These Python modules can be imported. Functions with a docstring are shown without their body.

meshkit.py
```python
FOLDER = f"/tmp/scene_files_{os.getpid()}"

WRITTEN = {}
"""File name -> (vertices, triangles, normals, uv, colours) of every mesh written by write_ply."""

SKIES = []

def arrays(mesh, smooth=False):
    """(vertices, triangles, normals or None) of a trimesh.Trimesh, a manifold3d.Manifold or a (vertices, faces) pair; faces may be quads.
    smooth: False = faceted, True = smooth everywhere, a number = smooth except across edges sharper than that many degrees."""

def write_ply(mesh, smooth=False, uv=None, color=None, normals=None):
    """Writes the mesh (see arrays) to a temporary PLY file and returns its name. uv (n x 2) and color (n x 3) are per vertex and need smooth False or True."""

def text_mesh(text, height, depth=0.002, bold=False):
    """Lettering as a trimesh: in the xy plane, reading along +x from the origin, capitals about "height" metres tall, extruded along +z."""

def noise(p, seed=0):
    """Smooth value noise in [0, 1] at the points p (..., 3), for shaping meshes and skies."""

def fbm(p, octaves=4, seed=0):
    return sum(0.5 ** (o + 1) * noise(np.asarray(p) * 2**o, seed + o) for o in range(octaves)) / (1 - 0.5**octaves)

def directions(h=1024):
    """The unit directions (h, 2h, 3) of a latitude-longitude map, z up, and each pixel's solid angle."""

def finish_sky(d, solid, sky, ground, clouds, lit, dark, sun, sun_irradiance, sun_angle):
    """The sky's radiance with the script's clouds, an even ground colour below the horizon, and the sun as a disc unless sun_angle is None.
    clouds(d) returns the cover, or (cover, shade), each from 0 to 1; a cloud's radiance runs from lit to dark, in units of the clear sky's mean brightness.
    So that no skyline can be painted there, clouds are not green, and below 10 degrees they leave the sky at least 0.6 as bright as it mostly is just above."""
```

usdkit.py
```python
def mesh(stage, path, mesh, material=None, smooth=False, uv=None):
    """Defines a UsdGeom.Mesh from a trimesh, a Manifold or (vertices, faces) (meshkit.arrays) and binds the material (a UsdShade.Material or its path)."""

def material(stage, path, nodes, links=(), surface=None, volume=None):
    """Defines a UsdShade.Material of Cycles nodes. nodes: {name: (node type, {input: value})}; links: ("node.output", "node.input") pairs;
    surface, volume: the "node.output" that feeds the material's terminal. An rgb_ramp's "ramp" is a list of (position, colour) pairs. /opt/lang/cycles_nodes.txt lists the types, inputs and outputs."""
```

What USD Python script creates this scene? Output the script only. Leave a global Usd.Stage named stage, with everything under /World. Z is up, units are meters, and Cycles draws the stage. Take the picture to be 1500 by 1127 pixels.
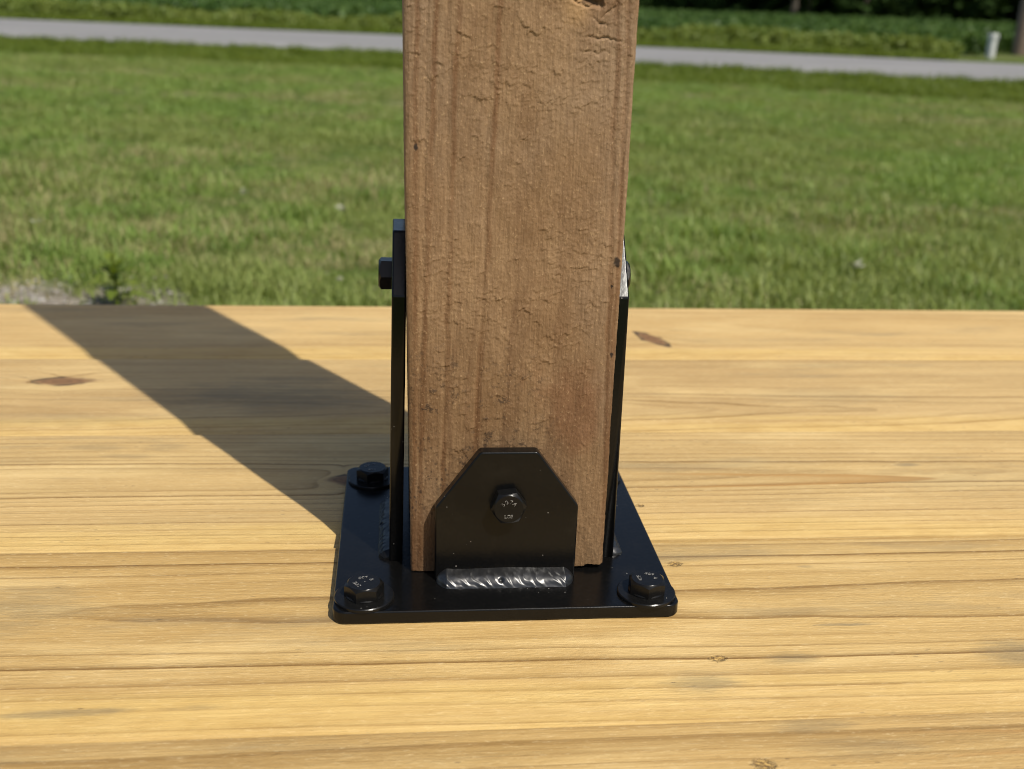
import math, random
import numpy as np, trimesh, manifold3d, usdkit, meshkit
from pxr import Usd, UsdGeom, UsdLux, UsdShade, Gf, Sdf, Vt
from shapely.geometry import Polygon, Point, box as sbox
from shapely.geometry.polygon import orient

rng = np.random.default_rng(11)
random.seed(11)
stage = Usd.Stage.CreateInMemory()
UsdGeom.SetStageUpAxis(stage, UsdGeom.Tokens.z)
UsdGeom.SetStageMetersPerUnit(stage, 1.0)
UsdGeom.Xform.Define(stage, '/World')

# ------------------------------------------------------------------ camera, sky, sun
PITCH, ROLL, YAW, FPX = 0.3435, 0.0366, 0.1103, 1587.07
CAM = np.array([-0.07458, -0.75851, 0.40222])
EXPOSURE = 0.36
SKY_STRENGTH, SUN_INTENSITY = 0.085, 1.02
SUN = np.array([0.5577, -0.8300, 0.0]) * math.cos(math.radians(53.0)) + np.array([0, 0, math.sin(math.radians(53.0))])

cp, sp = math.cos(PITCH), math.sin(PITCH)
cy_, sy_ = math.cos(YAW), math.sin(YAW)
fwd = np.array([sy_ * cp, cy_ * cp, -sp])
rt = np.array([cy_, -sy_, 0.0])
up0 = np.cross(rt, fwd)
cam_r = rt * math.cos(ROLL) + up0 * math.sin(ROLL)
cam_u = -rt * math.sin(ROLL) + up0 * math.cos(ROLL)
cam = UsdGeom.Camera.Define(stage, '/World/camera')
M = np.eye(4)
M[0, :3], M[1, :3], M[2, :3], M[3, :3] = cam_r, cam_u, -fwd, CAM
cam.AddTransformOp().Set(Gf.Matrix4d(*M.ravel().tolist()))
cam.CreateHorizontalApertureAttr(36.0)
cam.CreateVerticalApertureAttr(36.0 * 769 / 1024)
cam.CreateFocalLengthAttr(36.0 * FPX / 1500)
cam.CreateClippingRangeAttr(Gf.Vec2f(0.02, 2000))
cam.CreateFStopAttr(7.2)
cam.CreateFocusDistanceAttr(0.76)
cam.CreateExposureAttr(EXPOSURE)

usdkit.material(stage, '/World/Looks/sky', {
    'sky': ('sky_texture', {'sky_type': 'single_scattering', 'sun_disc': False, 'sun_elevation': math.asin(SUN[2]),
                            'sun_rotation': math.atan2(SUN[0], SUN[1]), 'altitude': 200.0, 'air_density': 1.0, 'aerosol_density': 2.5}),
    'bg': ('background_shader', {'strength': SKY_STRENGTH})}, [('sky.color', 'bg.color')], surface='bg.background')
dome = UsdLux.DomeLight.Define(stage, '/World/sky')
UsdShade.MaterialBindingAPI.Apply(dome.GetPrim()).Bind(UsdShade.Material.Get(stage, '/World/Looks/sky'))
dome.GetPrim().SetCustomDataByKey('kind', 'structure')
sun = UsdLux.DistantLight.Define(stage, '/World/sun')
zx = SUN / np.linalg.norm(SUN)
xx = np.cross([0, 0, 1.0], zx); xx /= np.linalg.norm(xx)
yx = np.cross(zx, xx)
S4 = np.eye(4); S4[0, :3], S4[1, :3], S4[2, :3] = xx, yx, zx
sun.AddTransformOp().Set(Gf.Matrix4d(*S4.ravel().tolist()))
sun.CreateNormalizeAttr(True)
sun.CreateIntensityAttr(SUN_INTENSITY)
sun.CreateAngleAttr(0.5)
sun.CreateColorAttr(Gf.Vec3f(1.0, 0.945, 0.85))

# ------------------------------------------------------------------ helpers
class Graph:
    """Small builder of Cycles node graphs; strings with a dot are links."""
    def __init__(self): self.n, self.l, self.k = {}, [], 0
    def add(self, kind, out, **ins):
        self.k += 1
        name = f'{kind}_{self.k}'
        vals = {}
        for k, v in ins.items():
            if isinstance(v, str) and '.' in v: self.l.append((v, f'{name}.{k}'))
            else: vals[k] = v
        self.n[name] = (kind, vals)
        return f'{name}.{out}'
    def m(self, op, a, b=0.0, c=0.0): return self.add('math', 'value', math_type=op, value1=a, value2=b, value3=c)
    def pos(self): return self.add('geometry', 'position')
    def map(self, v, loc=(0, 0, 0), rot=(0, 0, 0), scale=(1, 1, 1)):
        return self.add('mapping', 'vector', vector=v, location=loc, rotation=rot, scale=scale)
    def noise(self, v, scale=(1, 1, 1), s=1.0, detail=2.0, rough=0.5, loc=(0, 0, 0), dist=0.0):
        return self.add('noise_texture', 'fac', vector=self.map(v, loc, (0, 0, 0), scale), scale=s, detail=detail, roughness=rough, distortion=dist)
    def noise1(self, w, scale, detail=2.0):
        return self.add('noise_texture', 'fac', dimensions='1D', w=w, scale=scale, detail=detail)
    def rng(self, v, a, b, c=0.0, d=1.0, kind='smoothstep'):
        return self.add('map_range', 'result', range_type=kind, value=v, from_min=a, from_max=b, to_min=c, to_max=d, clamp=True)
    def mix(self, f, a, b, kind='mix'): return self.add('mix_color', 'result', blend_type=kind, fac=f, a=a, b=b)
    def ramp(self, f, stops): return self.add('rgb_ramp', 'color', fac=f, ramp=stops)
    def bump(self, h, strength=1.0, dist=0.001, normal=None):
        kw = {'normal': normal} if normal else {}
        return self.add('bump', 'normal', height=h, strength=strength, distance=dist, **kw)
    def done(self, name, surf):
        return usdkit.material(stage, '/World/Looks/' + name, self.n, self.l, surface=surf)

def principled(g, **kw): return g.add('principled_bsdf', 'BSDF', **kw)

_names = {}
def unique(parent, name):
    k = (parent, name); n = _names.get(k, 0); _names[k] = n + 1
    return f'{parent}/{name}' + (f'_{n:03d}' if n else '')
def tag(prim, label=None, cat=None, group=None, kind=None):
    p = prim.GetPrim() if hasattr(prim, 'GetPrim') else prim
    for k, v in (('label', label), ('category', cat), ('group', group), ('kind', kind)):
        if v: p.SetCustomDataByKey(k, v)
    return p
def thing(name, loc=(0, 0, 0), rz=0.0, **kw):
    x = UsdGeom.Xform.Define(stage, unique('/World', name))
    x.AddTranslateOp().Set(Gf.Vec3d(*map(float, loc)))
    if rz: x.AddRotateZOp().Set(math.degrees(rz))
    tag(x, **kw)
    return x.GetPrim()
def obj(name, mesh, mat, parent=None, smooth=False, **kw):
    path = unique(str(parent.GetPath()) if parent else '/World', name)
    m = usdkit.mesh(stage, path, mesh, mat, smooth=smooth)
    tag(m, **kw)
    return m.GetPrim()
def xf(mesh, R=None, t=(0, 0, 0)):
    mesh = mesh.copy()
    if R is not None: mesh.vertices = mesh.vertices @ np.asarray(R, float).T
    mesh.vertices = mesh.vertices + np.asarray(t, float)
    return mesh
def grid_faces(nr, nc, wrap=False):
    a = np.arange(nr * nc).reshape(nr, nc)
    if wrap: a = np.hstack([a, a[:, :1]])
    q = np.stack([a[:-1, :-1], a[:-1, 1:], a[1:, 1:], a[1:, :-1]], -1).reshape(-1, 4)
    return np.vstack([q[:, [0, 1, 2]], q[:, [0, 2, 3]]])
def bevel_extrude(poly, h, b):
    """A plate: polygon extruded to height h with its edges bevelled by b."""
    man = manifold3d.Manifold
    def ext(p, z0, z1):
        p = orient(p, 1.0)
        c = manifold3d.CrossSection([np.array(p.exterior.coords)[:-1]])
        return man.extrude(c, z1 - z0).translate([0, 0, z0])
    # hull of three slabs works as every outline here is convex
    parts = None
    for a in np.linspace(0, math.pi / 2, 6):
        d, z0 = b * (1 - math.cos(a)), b * (1 - math.sin(a))
        e = ext(poly.buffer(-d, join_style=2) if d > 0 else poly, z0, h - z0)
        parts = e if parts is None else parts + e
    hull = parts.hull()
    m = hull.to_mesh()
    return trimesh.Trimesh(m.vert_properties[:, :3], m.tri_verts, process=False)
RX90 = np.array([[1, 0, 0], [0, 0, -1], [0, 1, 0.]])          # z -> -y
RYL = np.array([[0, 0, -1], [1, 0, 0], [0, -1, 0.]])

# ------------------------------------------------------------------ wood for the deck
def deck_wood(i, yc, pith, depth, taper, spacing, tint, knots, stains, holes=(), caths=(), seed=0, warp=.006):
    """Southern pine sawn from rings round a pith below the board; x runs along the grain."""
    g = Graph()
    P = g.pos()
    sep = g.add('separate_xyz', 'x', vector=P); node = sep.split('.')[0]
    x, y, z = node + '.x', node + '.y', node + '.z'
    v = g.m('subtract', y, yc)
    o = 3.7 * i + seed
    w1 = g.m('multiply_add', g.noise(P, (1.7, .6, .6), 1, 2, .5, (o, o, 0)), warp * 4, -warp * 2)
    w2 = g.m('multiply_add', g.noise(P, (4.2, 11, 9), 1, 3, .55, (o, -o, 2)), warp * 1.5, -warp * .75)
    vv = g.m('add', g.m('subtract', v, pith), w1)
    dd = g.m('add', g.m('multiply_add', x, taper, depth), w2)
    R = g.m('sqrt', g.m('add', g.m('multiply', vv, vv), g.m('multiply', dd, dd)))
    kmask = None; kcol = None
    for (kx, ky, ka, kb, kr, rot) in knots:
        ux, uy = g.m('subtract', x, kx), g.m('subtract', y, ky)
        ex = g.m('divide', g.m('add', g.m('multiply', ux, math.cos(rot)), g.m('multiply', uy, math.sin(rot))), ka)
        ey = g.m('divide', g.m('add', g.m('multiply', ux, -math.sin(rot)), g.m('multiply', uy, math.cos(rot))), kb)
        ey = g.m('multiply', ey, g.m('multiply_add', g.m('absolute', ex), .55, .8))
        ey = g.m('add', ey, g.m('multiply_add', g.noise(P, (40, 60, 1), 1, 2, .5, (o, 0, 1)), .7, -.35))
        e2 = g.m('add', g.m('multiply', ex, ex), g.m('multiply', ey, ey))
        e = g.m('sqrt', e2)
        bulge = g.m('multiply', g.m('exponent', g.m('multiply', e2, -.22)), kr)
        R = g.m('add', R, bulge)
        mk = g.rng(e, 1.25, .55, 0, 1)
        rim = g.m('multiply', g.rng(e, 1.25, .98, 0, 1), g.rng(e, .62, .95, 0, 1))
        rim = g.m('multiply', rim, g.rng(g.noise(P, (30, 50, 1), 1, 2, .6, (o + 5, 0, 0)), .40, .60))
        c = g.mix(g.rng(g.m('fraction', g.m('multiply', e, 3.3)), .2, .9), (.170, .075, .034), (.075, .030, .014))
        if kmask is None: kmask, kcol, krim = mk, c, rim
        else: kmask, krim = g.m('maximum', kmask, mk), g.m('maximum', krim, rim)
    # uneven ring widths
    Rw = g.m('add', R, g.m('multiply_add', g.noise1(R, 55.0, 2.0), .022, -.011))
    Rw = g.m('add', Rw, g.m('multiply_add', g.noise(P, (26, 260, 60), 1, 3, .6, (o, 1, 4)), .0007, -.00035))
    ph = g.m('divide', Rw, spacing)
    fr = g.m('fraction', ph)
    idn = g.add('white_noise_texture', 'value', dimensions='1D', w=g.m('floor', ph))
    late = g.ramp(fr, [(0, (0, 0, 0)), (.30, (.02,) * 3), (.58, (.12,) * 3), (.80, (.55,) * 3), (.88, (1, 1, 1)), (.95, (1, 1, 1)), (1, (0, 0, 0))])
    late = g.m('multiply', late, g.m('multiply_add', g.m('power', idn, 1.6), .92, .22))
    # where a ring lies flat on the face its late wood shows wide and faint
    steep = g.m('divide', g.m('absolute', vv), R)
    late = g.m('multiply', late, g.rng(steep, .03, .30, .38, 1.0))
    # fibre streaks and pores
    fib = g.noise(P, (7, 620, 300), 1, 4, .62, (o, 0, 0))
    fib2 = g.noise(P, (34, 900, 300), 1, 3, .6, (-o, 0, 0))
    blot = g.noise(P, (2.2, 9, 9), 1, 4, .55, (o, 3, 0))
    early = g.mix(g.rng(blot, .30, .70), tint[0], tint[1])
    early = g.mix(g.rng(g.noise(P, (4, 16, 9), 1, 4, .6, (o, -6, 0)), .48, .70, 0, .55), early, (.70, .525, .245))
    col = g.mix(g.m('multiply', late, .95), early, tint[2])
    strk = g.noise(P, (4.5, 120, 60), 1, 4, .65, (o, 5, 0))
    col = g.mix(g.rng(strk, .54, .72, 0, .14), col, g.mix(1.0, col, (.76, .68, .54), 'multiply'))
    col = g.mix(g.rng(strk, .44, .30, 0, .22), col, (.70, .52, .225))
    col = g.mix(g.rng(fib, .30, .70, .0, .40), col, g.mix(1.0, col, (.62, .52, .38), 'multiply'))
    col = g.mix(g.rng(fib2, .55, .80, 0, .40), col, (.76, .60, .33))
    spk = g.noise(P, (110, 520, 300), 1, 3, .7, (o, 6, 0))
    col = g.mix(g.rng(spk, .56, .74, 0, .42), col, g.mix(1.0, col, (.60, .50, .36), 'multiply'))
    col = g.mix(g.rng(spk, .44, .28, 0, .35), col, (.76, .60, .33))
    for (xt, yt, ln, hw_) in caths:                                # a long pointed tongue of late wood
        q = g.m('divide', g.m('subtract', y, yt), hw_)
        q = g.m('add', q, g.m('multiply_add', g.noise(P, (12, 3, 1), 1, 2, .5, (xt, 0, 0)), .5, -.25))
        e = g.m('add', g.m('multiply', q, q), g.m('divide', g.m('subtract', x, xt - ln), ln))
        band_ = g.m('multiply', g.rng(e, .38, .92), g.rng(e, 1.03, .97))
        col = g.mix(g.m('multiply', g.m('multiply', band_, g.rng(x, xt - ln * 1.25, xt - ln * .7)), .85), col, (.360, .200, .062))
        thin = g.m('multiply', g.rng(e, -.25, -.12), g.rng(e, .02, -.08))
        col = g.mix(g.m('multiply', g.m('multiply', thin, g.rng(x, xt - ln * 1.25, xt - ln * .7)), .45), col, (.33, .20, .07))
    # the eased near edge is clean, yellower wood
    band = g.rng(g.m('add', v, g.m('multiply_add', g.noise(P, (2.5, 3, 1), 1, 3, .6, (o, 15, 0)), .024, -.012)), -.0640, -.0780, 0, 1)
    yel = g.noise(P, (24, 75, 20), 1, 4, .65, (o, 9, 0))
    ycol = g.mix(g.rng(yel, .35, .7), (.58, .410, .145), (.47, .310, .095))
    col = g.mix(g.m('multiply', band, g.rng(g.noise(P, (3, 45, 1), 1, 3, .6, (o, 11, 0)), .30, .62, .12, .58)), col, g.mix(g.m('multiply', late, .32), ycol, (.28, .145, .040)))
    # grime and mildew
    grime = g.m('multiply', g.rng(g.noise(P, (3.4, 24, 10), 1, 5, .62, (o + 1, 7, 0)), .54, .74), g.rng(v, -.058, -.048))
    col = g.mix(g.m('multiply', grime, .46), col, (.21, .165, .095))
    for (sx, sy2, sa, sb, st) in stains:
        ex = g.m('divide', g.m('subtract', x, sx), sa)
        ey = g.m('divide', g.m('subtract', y, sy2), sb)
        e2 = g.m('add', g.m('multiply', ex, ex), g.m('multiply', ey, ey))
        msk = g.m('multiply', g.rng(g.m('add', e2, g.m('multiply_add', g.noise(P, (22, 130, 1), 1, 5, .7, (sx * 9, 0, 0)), 4.4, -2.2)), 1.5, -.4), st)
        col = g.mix(g.m('multiply', msk, .9), col, (.165, .135, .080))
    # dark flecks lying along the grain
    fleck = g.add('voronoi_texture', 'distance', vector=g.map(P, (o, 0, 0), (0, 0, .06), (60, 300, 1)), scale=1.0, randomness=1.0)
    fk = g.m('multiply', g.rng(fleck, .16, .07), g.rng(g.noise(P, (9, 23, 1), 1, 3, .6, (o, 2, 0)), .52, .66))
    col = g.mix(g.m('multiply', fk, .75), col, (.085, .06, .035))
    hh = None
    for (hx, hy, hr) in holes:
        ex = g.m('divide', g.m('subtract', x, hx), hr * 1.5)
        ey = g.m('divide', g.m('subtract', y, hy), hr)
        e2 = g.m('add', g.m('multiply', ex, ex), g.m('multiply', ey, ey))
        e2 = g.m('add', e2, g.m('multiply_add', g.noise(P, (260, 420, 1), 1, 3, .7, (hx * 50, 0, 0)), 2.4, -1.2))
        mk = g.rng(e2, 1.0, .1)
        col = g.mix(g.m('multiply', mk, .85), col, g.mix(g.rng(g.noise(P, (300, 500, 1), 1, 2, .5), .45, .6), (.13, .075, .025), (.52, .33, .10)))
        hh = mk if hh is None else g.m('maximum', hh, mk)
    if kmask is not None:
        col = g.mix(g.m('multiply', kmask, .86), col, g.mix(g.rng(fib, .3, .7, 0, .5), kcol, (.22, .12, .055)))
        col = g.mix(g.m('multiply', krim, .9), col, (.035, .025, .018))
    # relief in millimetres: proud latewood, fibres, tearing
    h = g.m('multiply', late, .20)
    h = g.m('add', h, g.m('multiply', fib, .48))
    h = g.m('add', h, g.m('multiply', fib2, .30))
    fuzz = g.noise(P, (260, 900, 300), 1, 2, .6, (o, 4, 4))
    h = g.m('add', h, g.m('multiply', fuzz, .30))
    tear = g.noise(P, (120, 420, 100), 1, 4, .7, (o, 0, 5))
    tz = g.rng(g.noise(P, (5, 28, 5), 1, 2, .5, (0, o, 5)), .42, .62)
    h = g.m('add', h, g.m('multiply', g.m('multiply', tear, tz), .75))
    if hh is not None: h = g.m('subtract', h, g.m('multiply', hh, 1.2))
    nrm = g.bump(h, 1.0, .001)
    rough = g.m('multiply_add', fib, .2, .52)
    return g.done(f'deck_wood_{i + 1}', principled(g, base_color=col, roughness=rough, specular_ior_level=.32, normal=nrm))

TINTS = [
    ((.580, .405, .175), (.500, .335, .135), (.255, .148, .043)),
    ((.545, .382, .170), (.455, .308, .132), (.230, .138, .044)),
    ((.485, .338, .144), (.560, .388, .164), (.220, .130, .041)),
    ((.530, .364, .143), (.445, .292, .107), (.212, .118, .032)),
    ((.430, .288, .110), (.515, .345, .134), (.222, .127, .036)),
]
BOUND = [0.6747, 0.4480, 0.2209, -0.0078, -0.2322, -0.4590]
mats_deck = []
P_ = [  # pith offset, depth, taper, ring spacing
    (.015, .120, .004, .0052), (-.050, .070, .020, .0050), (.010, .034, .0125, .0064), (.020, .045, -.010, .0120), (-.03, .080, .012, .0135)]
KN = [[(.2442, .530, .034, .011, .006, -1.14)],
      [(-.432, .371, .036, .0115, .016, .05)],
      [(-.1215, .114, .017, .0095, .010, .1)],
      [], []]
ST = [[(-.26, .555, .05, .02, .25), (-.02, .60, .05, .03, .25)],
      [(-.213, .325, .115, .046, .55), (-.190, .378, .06, .010, .45), (-.42, .262, .12, .016, .30), (.40, .32, .10, .03, .25)],
      [(-.3518, .1905, .032, .010, .36), (-.2876, .1894, .024, .009, .42), (-.32, .169, .024, .006, .30), (-.305, .206, .03, .006, .25), (.45, .105, .10, .04, .22), (.40, .135, .012, .004, .6)],
      [(.115, -.1955, .026, .011, .55), (.1816, -.1722, .020, .008, .50), (.2345, -.1335, .025, .0022, .75), (-.3325, -.090, .05, .035, .45), (.335, -.172, .026, .018, .6), (-.275, -.2043, .040, .004, .6), (-.20, -.2035, .02, .003, .5), (.2345, -.0522, .008, .002, .7)],
      [(.17, -.2422, .026, .007, .55), (.19, -.262, .04, .010, .35), (-.30, -.245, .05, .007, .3)]]
HO = [[], [(-.4640, .3676, .0032)], [(.1281, .0556, .003)], [(.134, -.0443, .0045), (.1322, -.1699, .0046)], [(.1294, -.2734, .0056)]]
for i in range(5):
    yc = .5 * (BOUND[i] + BOUND[i + 1])
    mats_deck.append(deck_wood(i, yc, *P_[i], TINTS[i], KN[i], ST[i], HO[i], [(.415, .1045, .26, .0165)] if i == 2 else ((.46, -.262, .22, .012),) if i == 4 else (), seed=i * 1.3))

# ------------------------------------------------------------------ ground level
GZ = -0.35
def pix_ground(px, py, z):
    """Only used while laying out the far scenery: where the ground at height z lies along a direction of sight."""
    d = fwd * FPX + cam_r * (px - 750) + cam_u * (563.5 - py)
    return CAM + d * ((z - CAM[2]) / d[2])

ROAD_NEAR = np.array([(-30, 19.0), (-12, 15.6), (-5.23, 14.75), (0, 14.2), (2.91, 13.15), (7.13, 11.75), (12, 9.9), (24, 5.2)])
ROAD_FAR = np.array([(-30, 27.5), (-12, 23.1), (-7.8, 22.0), (0, 19.9), (3.93, 18.1), (9.75, 16.1), (16, 13.6), (28, 8.6)])
def road_y(tab, x): return np.interp(x, tab[:, 0], tab[:, 1])
def lawn_edge(x): return np.interp(x, [-30, -5.25, -2.86, 0, 2.9, 5.65, 12, 24], [15.6, 12.1, 11.55, 10.9, 10.0, 8.85, 6.4, 1.5])
def ground_z(x, y):
    x, y = np.asarray(x, float), np.asarray(y, float)
    t = np.clip((y - lawn_edge(x)) / np.maximum(road_y(ROAD_NEAR, x) - lawn_edge(x), .5), 0, 1)
    dip = -.05 * np.sin(np.pi * t) ** 2
    beyond = np.clip((y - road_y(ROAD_FAR, x)) / 3, 0, 1)
    n = meshkit.fbm(np.stack([x * .8, y * .8, 0 * x], -1), 3, 3) - .5
    return GZ + dip + n * .035 * np.clip((y - 1.2), 0, 1) * (1 - np.clip((y - 9) / 3, 0, 1)) - .03 * beyond

def ground_material():
    g = Graph(); P = g.pos()
    n1 = g.noise(P, (1, 1, 0), 1.1, 5, .6); n2 = g.noise(P, (1, 1, 0), 34, 4, .6); n3 = g.noise(P, (1, 2.5, 0), .5, 3, .6, (4, 4, 0))
    c = g.mix(g.rng(n1, .35, .65), (.075, .115, .020), (.105, .140, .030))
    c = g.mix(g.rng(n2, .35, .7, 0, .8), c, (.055, .07, .022))
    c = g.mix(g.rng(n3, .5, .7, 0, .7), c, (.19, .165, .09))
    # bare stony soil beside the platform
    d = g.add('vector_math', 'value', math_type='distance', vector1=g.map(P, (0, 0, 0), (0, 0, 0), (.55, 1, 0)), vector2=(-.68, 1.82, 0))
    soil = g.rng(g.m('add', d, g.m('multiply_add', n1, .5, -.25)), .50, .22)
    sc = g.mix(g.rng(g.noise(P, (1, 1, 1), 60, 4, .6), .35, .65), (.16, .13, .095), (.33, .295, .25))
    c = g.mix(soil, c, sc)
    nb = g.bump(g.noise(P, (1, 1, 1), 45, 5, .65), .8, .02)
    return g.done('ground', principled(g, base_color=c, roughness=.95, specular_ior_level=.1, normal=nb))
MG = ground_material()
xs = np.concatenate([[-900, -300, -120, -60], np.arange(-30, 30.1, .5), [60, 120, 300, 900]])
ys = np.concatenate([[-500, -100, -30, -8], np.arange(-4, 32, .4), [45, 70, 120, 300, 900]])
X, Y = np.meshgrid(xs, ys)
V = np.stack([X.ravel(), Y.ravel(), ground_z(X, Y).ravel()], -1)
obj('ground', (V, grid_faces(len(ys), len(xs))), MG, smooth=True, kind='structure')

# road: a worn asphalt lane with broken edges
g = Graph(); P = g.pos()
c = g.mix(g.rng(g.noise(P, (.4, 1.5, 0), 1, 4, .6), .3, .7), (.195, .192, .188), (.240, .236, .230))
c = g.mix(g.rng(g.noise(P, (1, 1, 0), 60, 3, .7), .35, .75, 0, .6), c, (.15, .15, .155))
c = g.mix(g.rng(g.noise(P, (.7, 3.5, 0), 1, 4, .6, (7, 0, 0)), .60, .75, 0, .5), c, (.33, .325, .31))
M_road = g.done('road', principled(g, base_color=c, roughness=.85, specular_ior_level=.25, normal=g.bump(g.noise(P, (1, 1, 1), 220, 3, .6), .5, .006)))
rx = np.arange(-30, 28.01, .25)
rows = []
for k, t in enumerate(np.linspace(0, 1, 9)):
    yy = road_y(ROAD_NEAR, rx) * (1 - t) + road_y(ROAD_FAR, rx) * t
    if k in (0, 8): yy = yy + (meshkit.fbm(np.stack([rx * 1.3, 0 * rx + k, 0 * rx], -1), 4, 5) - .5) * .5
    zz = np.full_like(rx, GZ) + .035 + .05 * math.sin(math.pi * t)
    if k in (0, 8): zz = zz - .10
    rows.append(np.stack([rx, yy, zz], -1))
V = np.concatenate(rows)
obj('road', (V, grid_faces(9, len(rx))), M_road, smooth=True, kind='structure')

# ------------------------------------------------------------------ leaf and blade materials
def leaf_mat(name, a, b, trans=.35, rough=.5, spec=.25):
    g = Graph()
    r = g.add('object_info', 'random')
    isl = g.add('geometry', 'random_per_island')
    t = g.m('fraction', g.m('add', r, isl))
    c = g.mix(t, a, b)
    p = principled(g, base_color=c, roughness=rough, specular_ior_level=spec)
    tr = g.add('translucent_bsdf', 'BSDF', color=g.mix(1.0, c, (1.25, 1.2, .6), 'multiply'))
    return g.done(name, g.add('mix_closure', 'closure', fac=trans, closure1=p, closure2=tr))
M_blade = leaf_mat('grass_blade', (.138, .188, .038), (.268, .312, .095))
M_blade_fresh = leaf_mat('grass_blade_fresh', (.126, .202, .038), (.238, .318, .078))
M_blade_dry = leaf_mat('grass_blade_dry', (.33, .29, .14), (.25, .26, .095), .2)
M_verge = leaf_mat('verge_blade', (.090, .135, .013), (.140, .180, .024))
M_weed = leaf_mat('roadside_leaf', (.12, .17, .030), (.20, .24, .055))
M_crop = leaf_mat('crop_leaf', (.048, .098, .020), (.085, .142, .034))
M_tree = leaf_mat('tree_leaf', (.016, .034, .008), (.032, .055, .014), .1, .8, .05)  # leaf green taken near black: the shade under the crowns is in the colour
M_litter = leaf_mat('pale_leaf', (.26, .27, .17), (.34, .34, .24), .1)

def blades(n, rad, lmin, lmax, width, lean, r, nseg=2):
    """n curved grass blades springing from a disc."""
    V, F = [], []
    for _ in range(n):
        a, d = r.uniform(0, 2 * math.pi), rad * math.sqrt(r.uniform())
        p = np.array([math.cos(a) * d, math.sin(a) * d, -.006])
        h = r.uniform(0, 2 * math.pi); L = r.uniform(lmin, lmax); w = width * r.uniform(.7, 1.3)
        dr = np.array([math.cos(h), math.sin(h), 0]); sd = np.array([-math.sin(h), math.cos(h), 0])
        th = r.uniform(0.1, lean); b = len(V)
        for s in range(nseg + 1):
            ww = w * (1 - s / nseg) ** .7 * .5
            if s == nseg: V.append(p)
            else: V += [p - sd * ww, p + sd * ww]
            st = L / nseg
            p = p + st * (dr * math.sin(th) + np.array([0, 0, math.cos(th)]))
            th = min(th + r.uniform(.15, .75), 1.75)
        for s in range(nseg - 1):
            F += [(b + 2 * s, b + 2 * s + 1, b + 2 * s + 3), (b + 2 * s, b + 2 * s + 3, b + 2 * s + 2)]
        F.append((b + 2 * nseg - 2, b + 2 * nseg - 1, b + 2 * nseg))
    return np.array(V), np.array(F)

def leaf_cluster(n, size, spread, r, aspect=.55, drop=0.0):
    """n small pointed leaves spread through a volume (spread = half sizes)."""
    V, F = [], []
    for _ in range(n):
        c = r.normal(size=3); c = c / np.linalg.norm(c) * r.uniform(.25, 1) ** .5 * np.asarray(spread)
        u = r.normal(size=3); u[2] = u[2] * .5 - drop; u /= np.linalg.norm(u)
        w = np.cross(u, r.normal(size=3)); w /= np.linalg.norm(w)
        s = size * r.uniform(.6, 1.3); b = len(V)
        nrm = np.cross(u, w)
        V += [c - u * s, c + w * s * aspect + nrm * s * .12, c + u * s, c - w * s * aspect + nrm * s * .12]
        F += [(b, b + 1, b + 2), (b, b + 2, b + 3)]
    return np.array(V), np.array(F)

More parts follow.
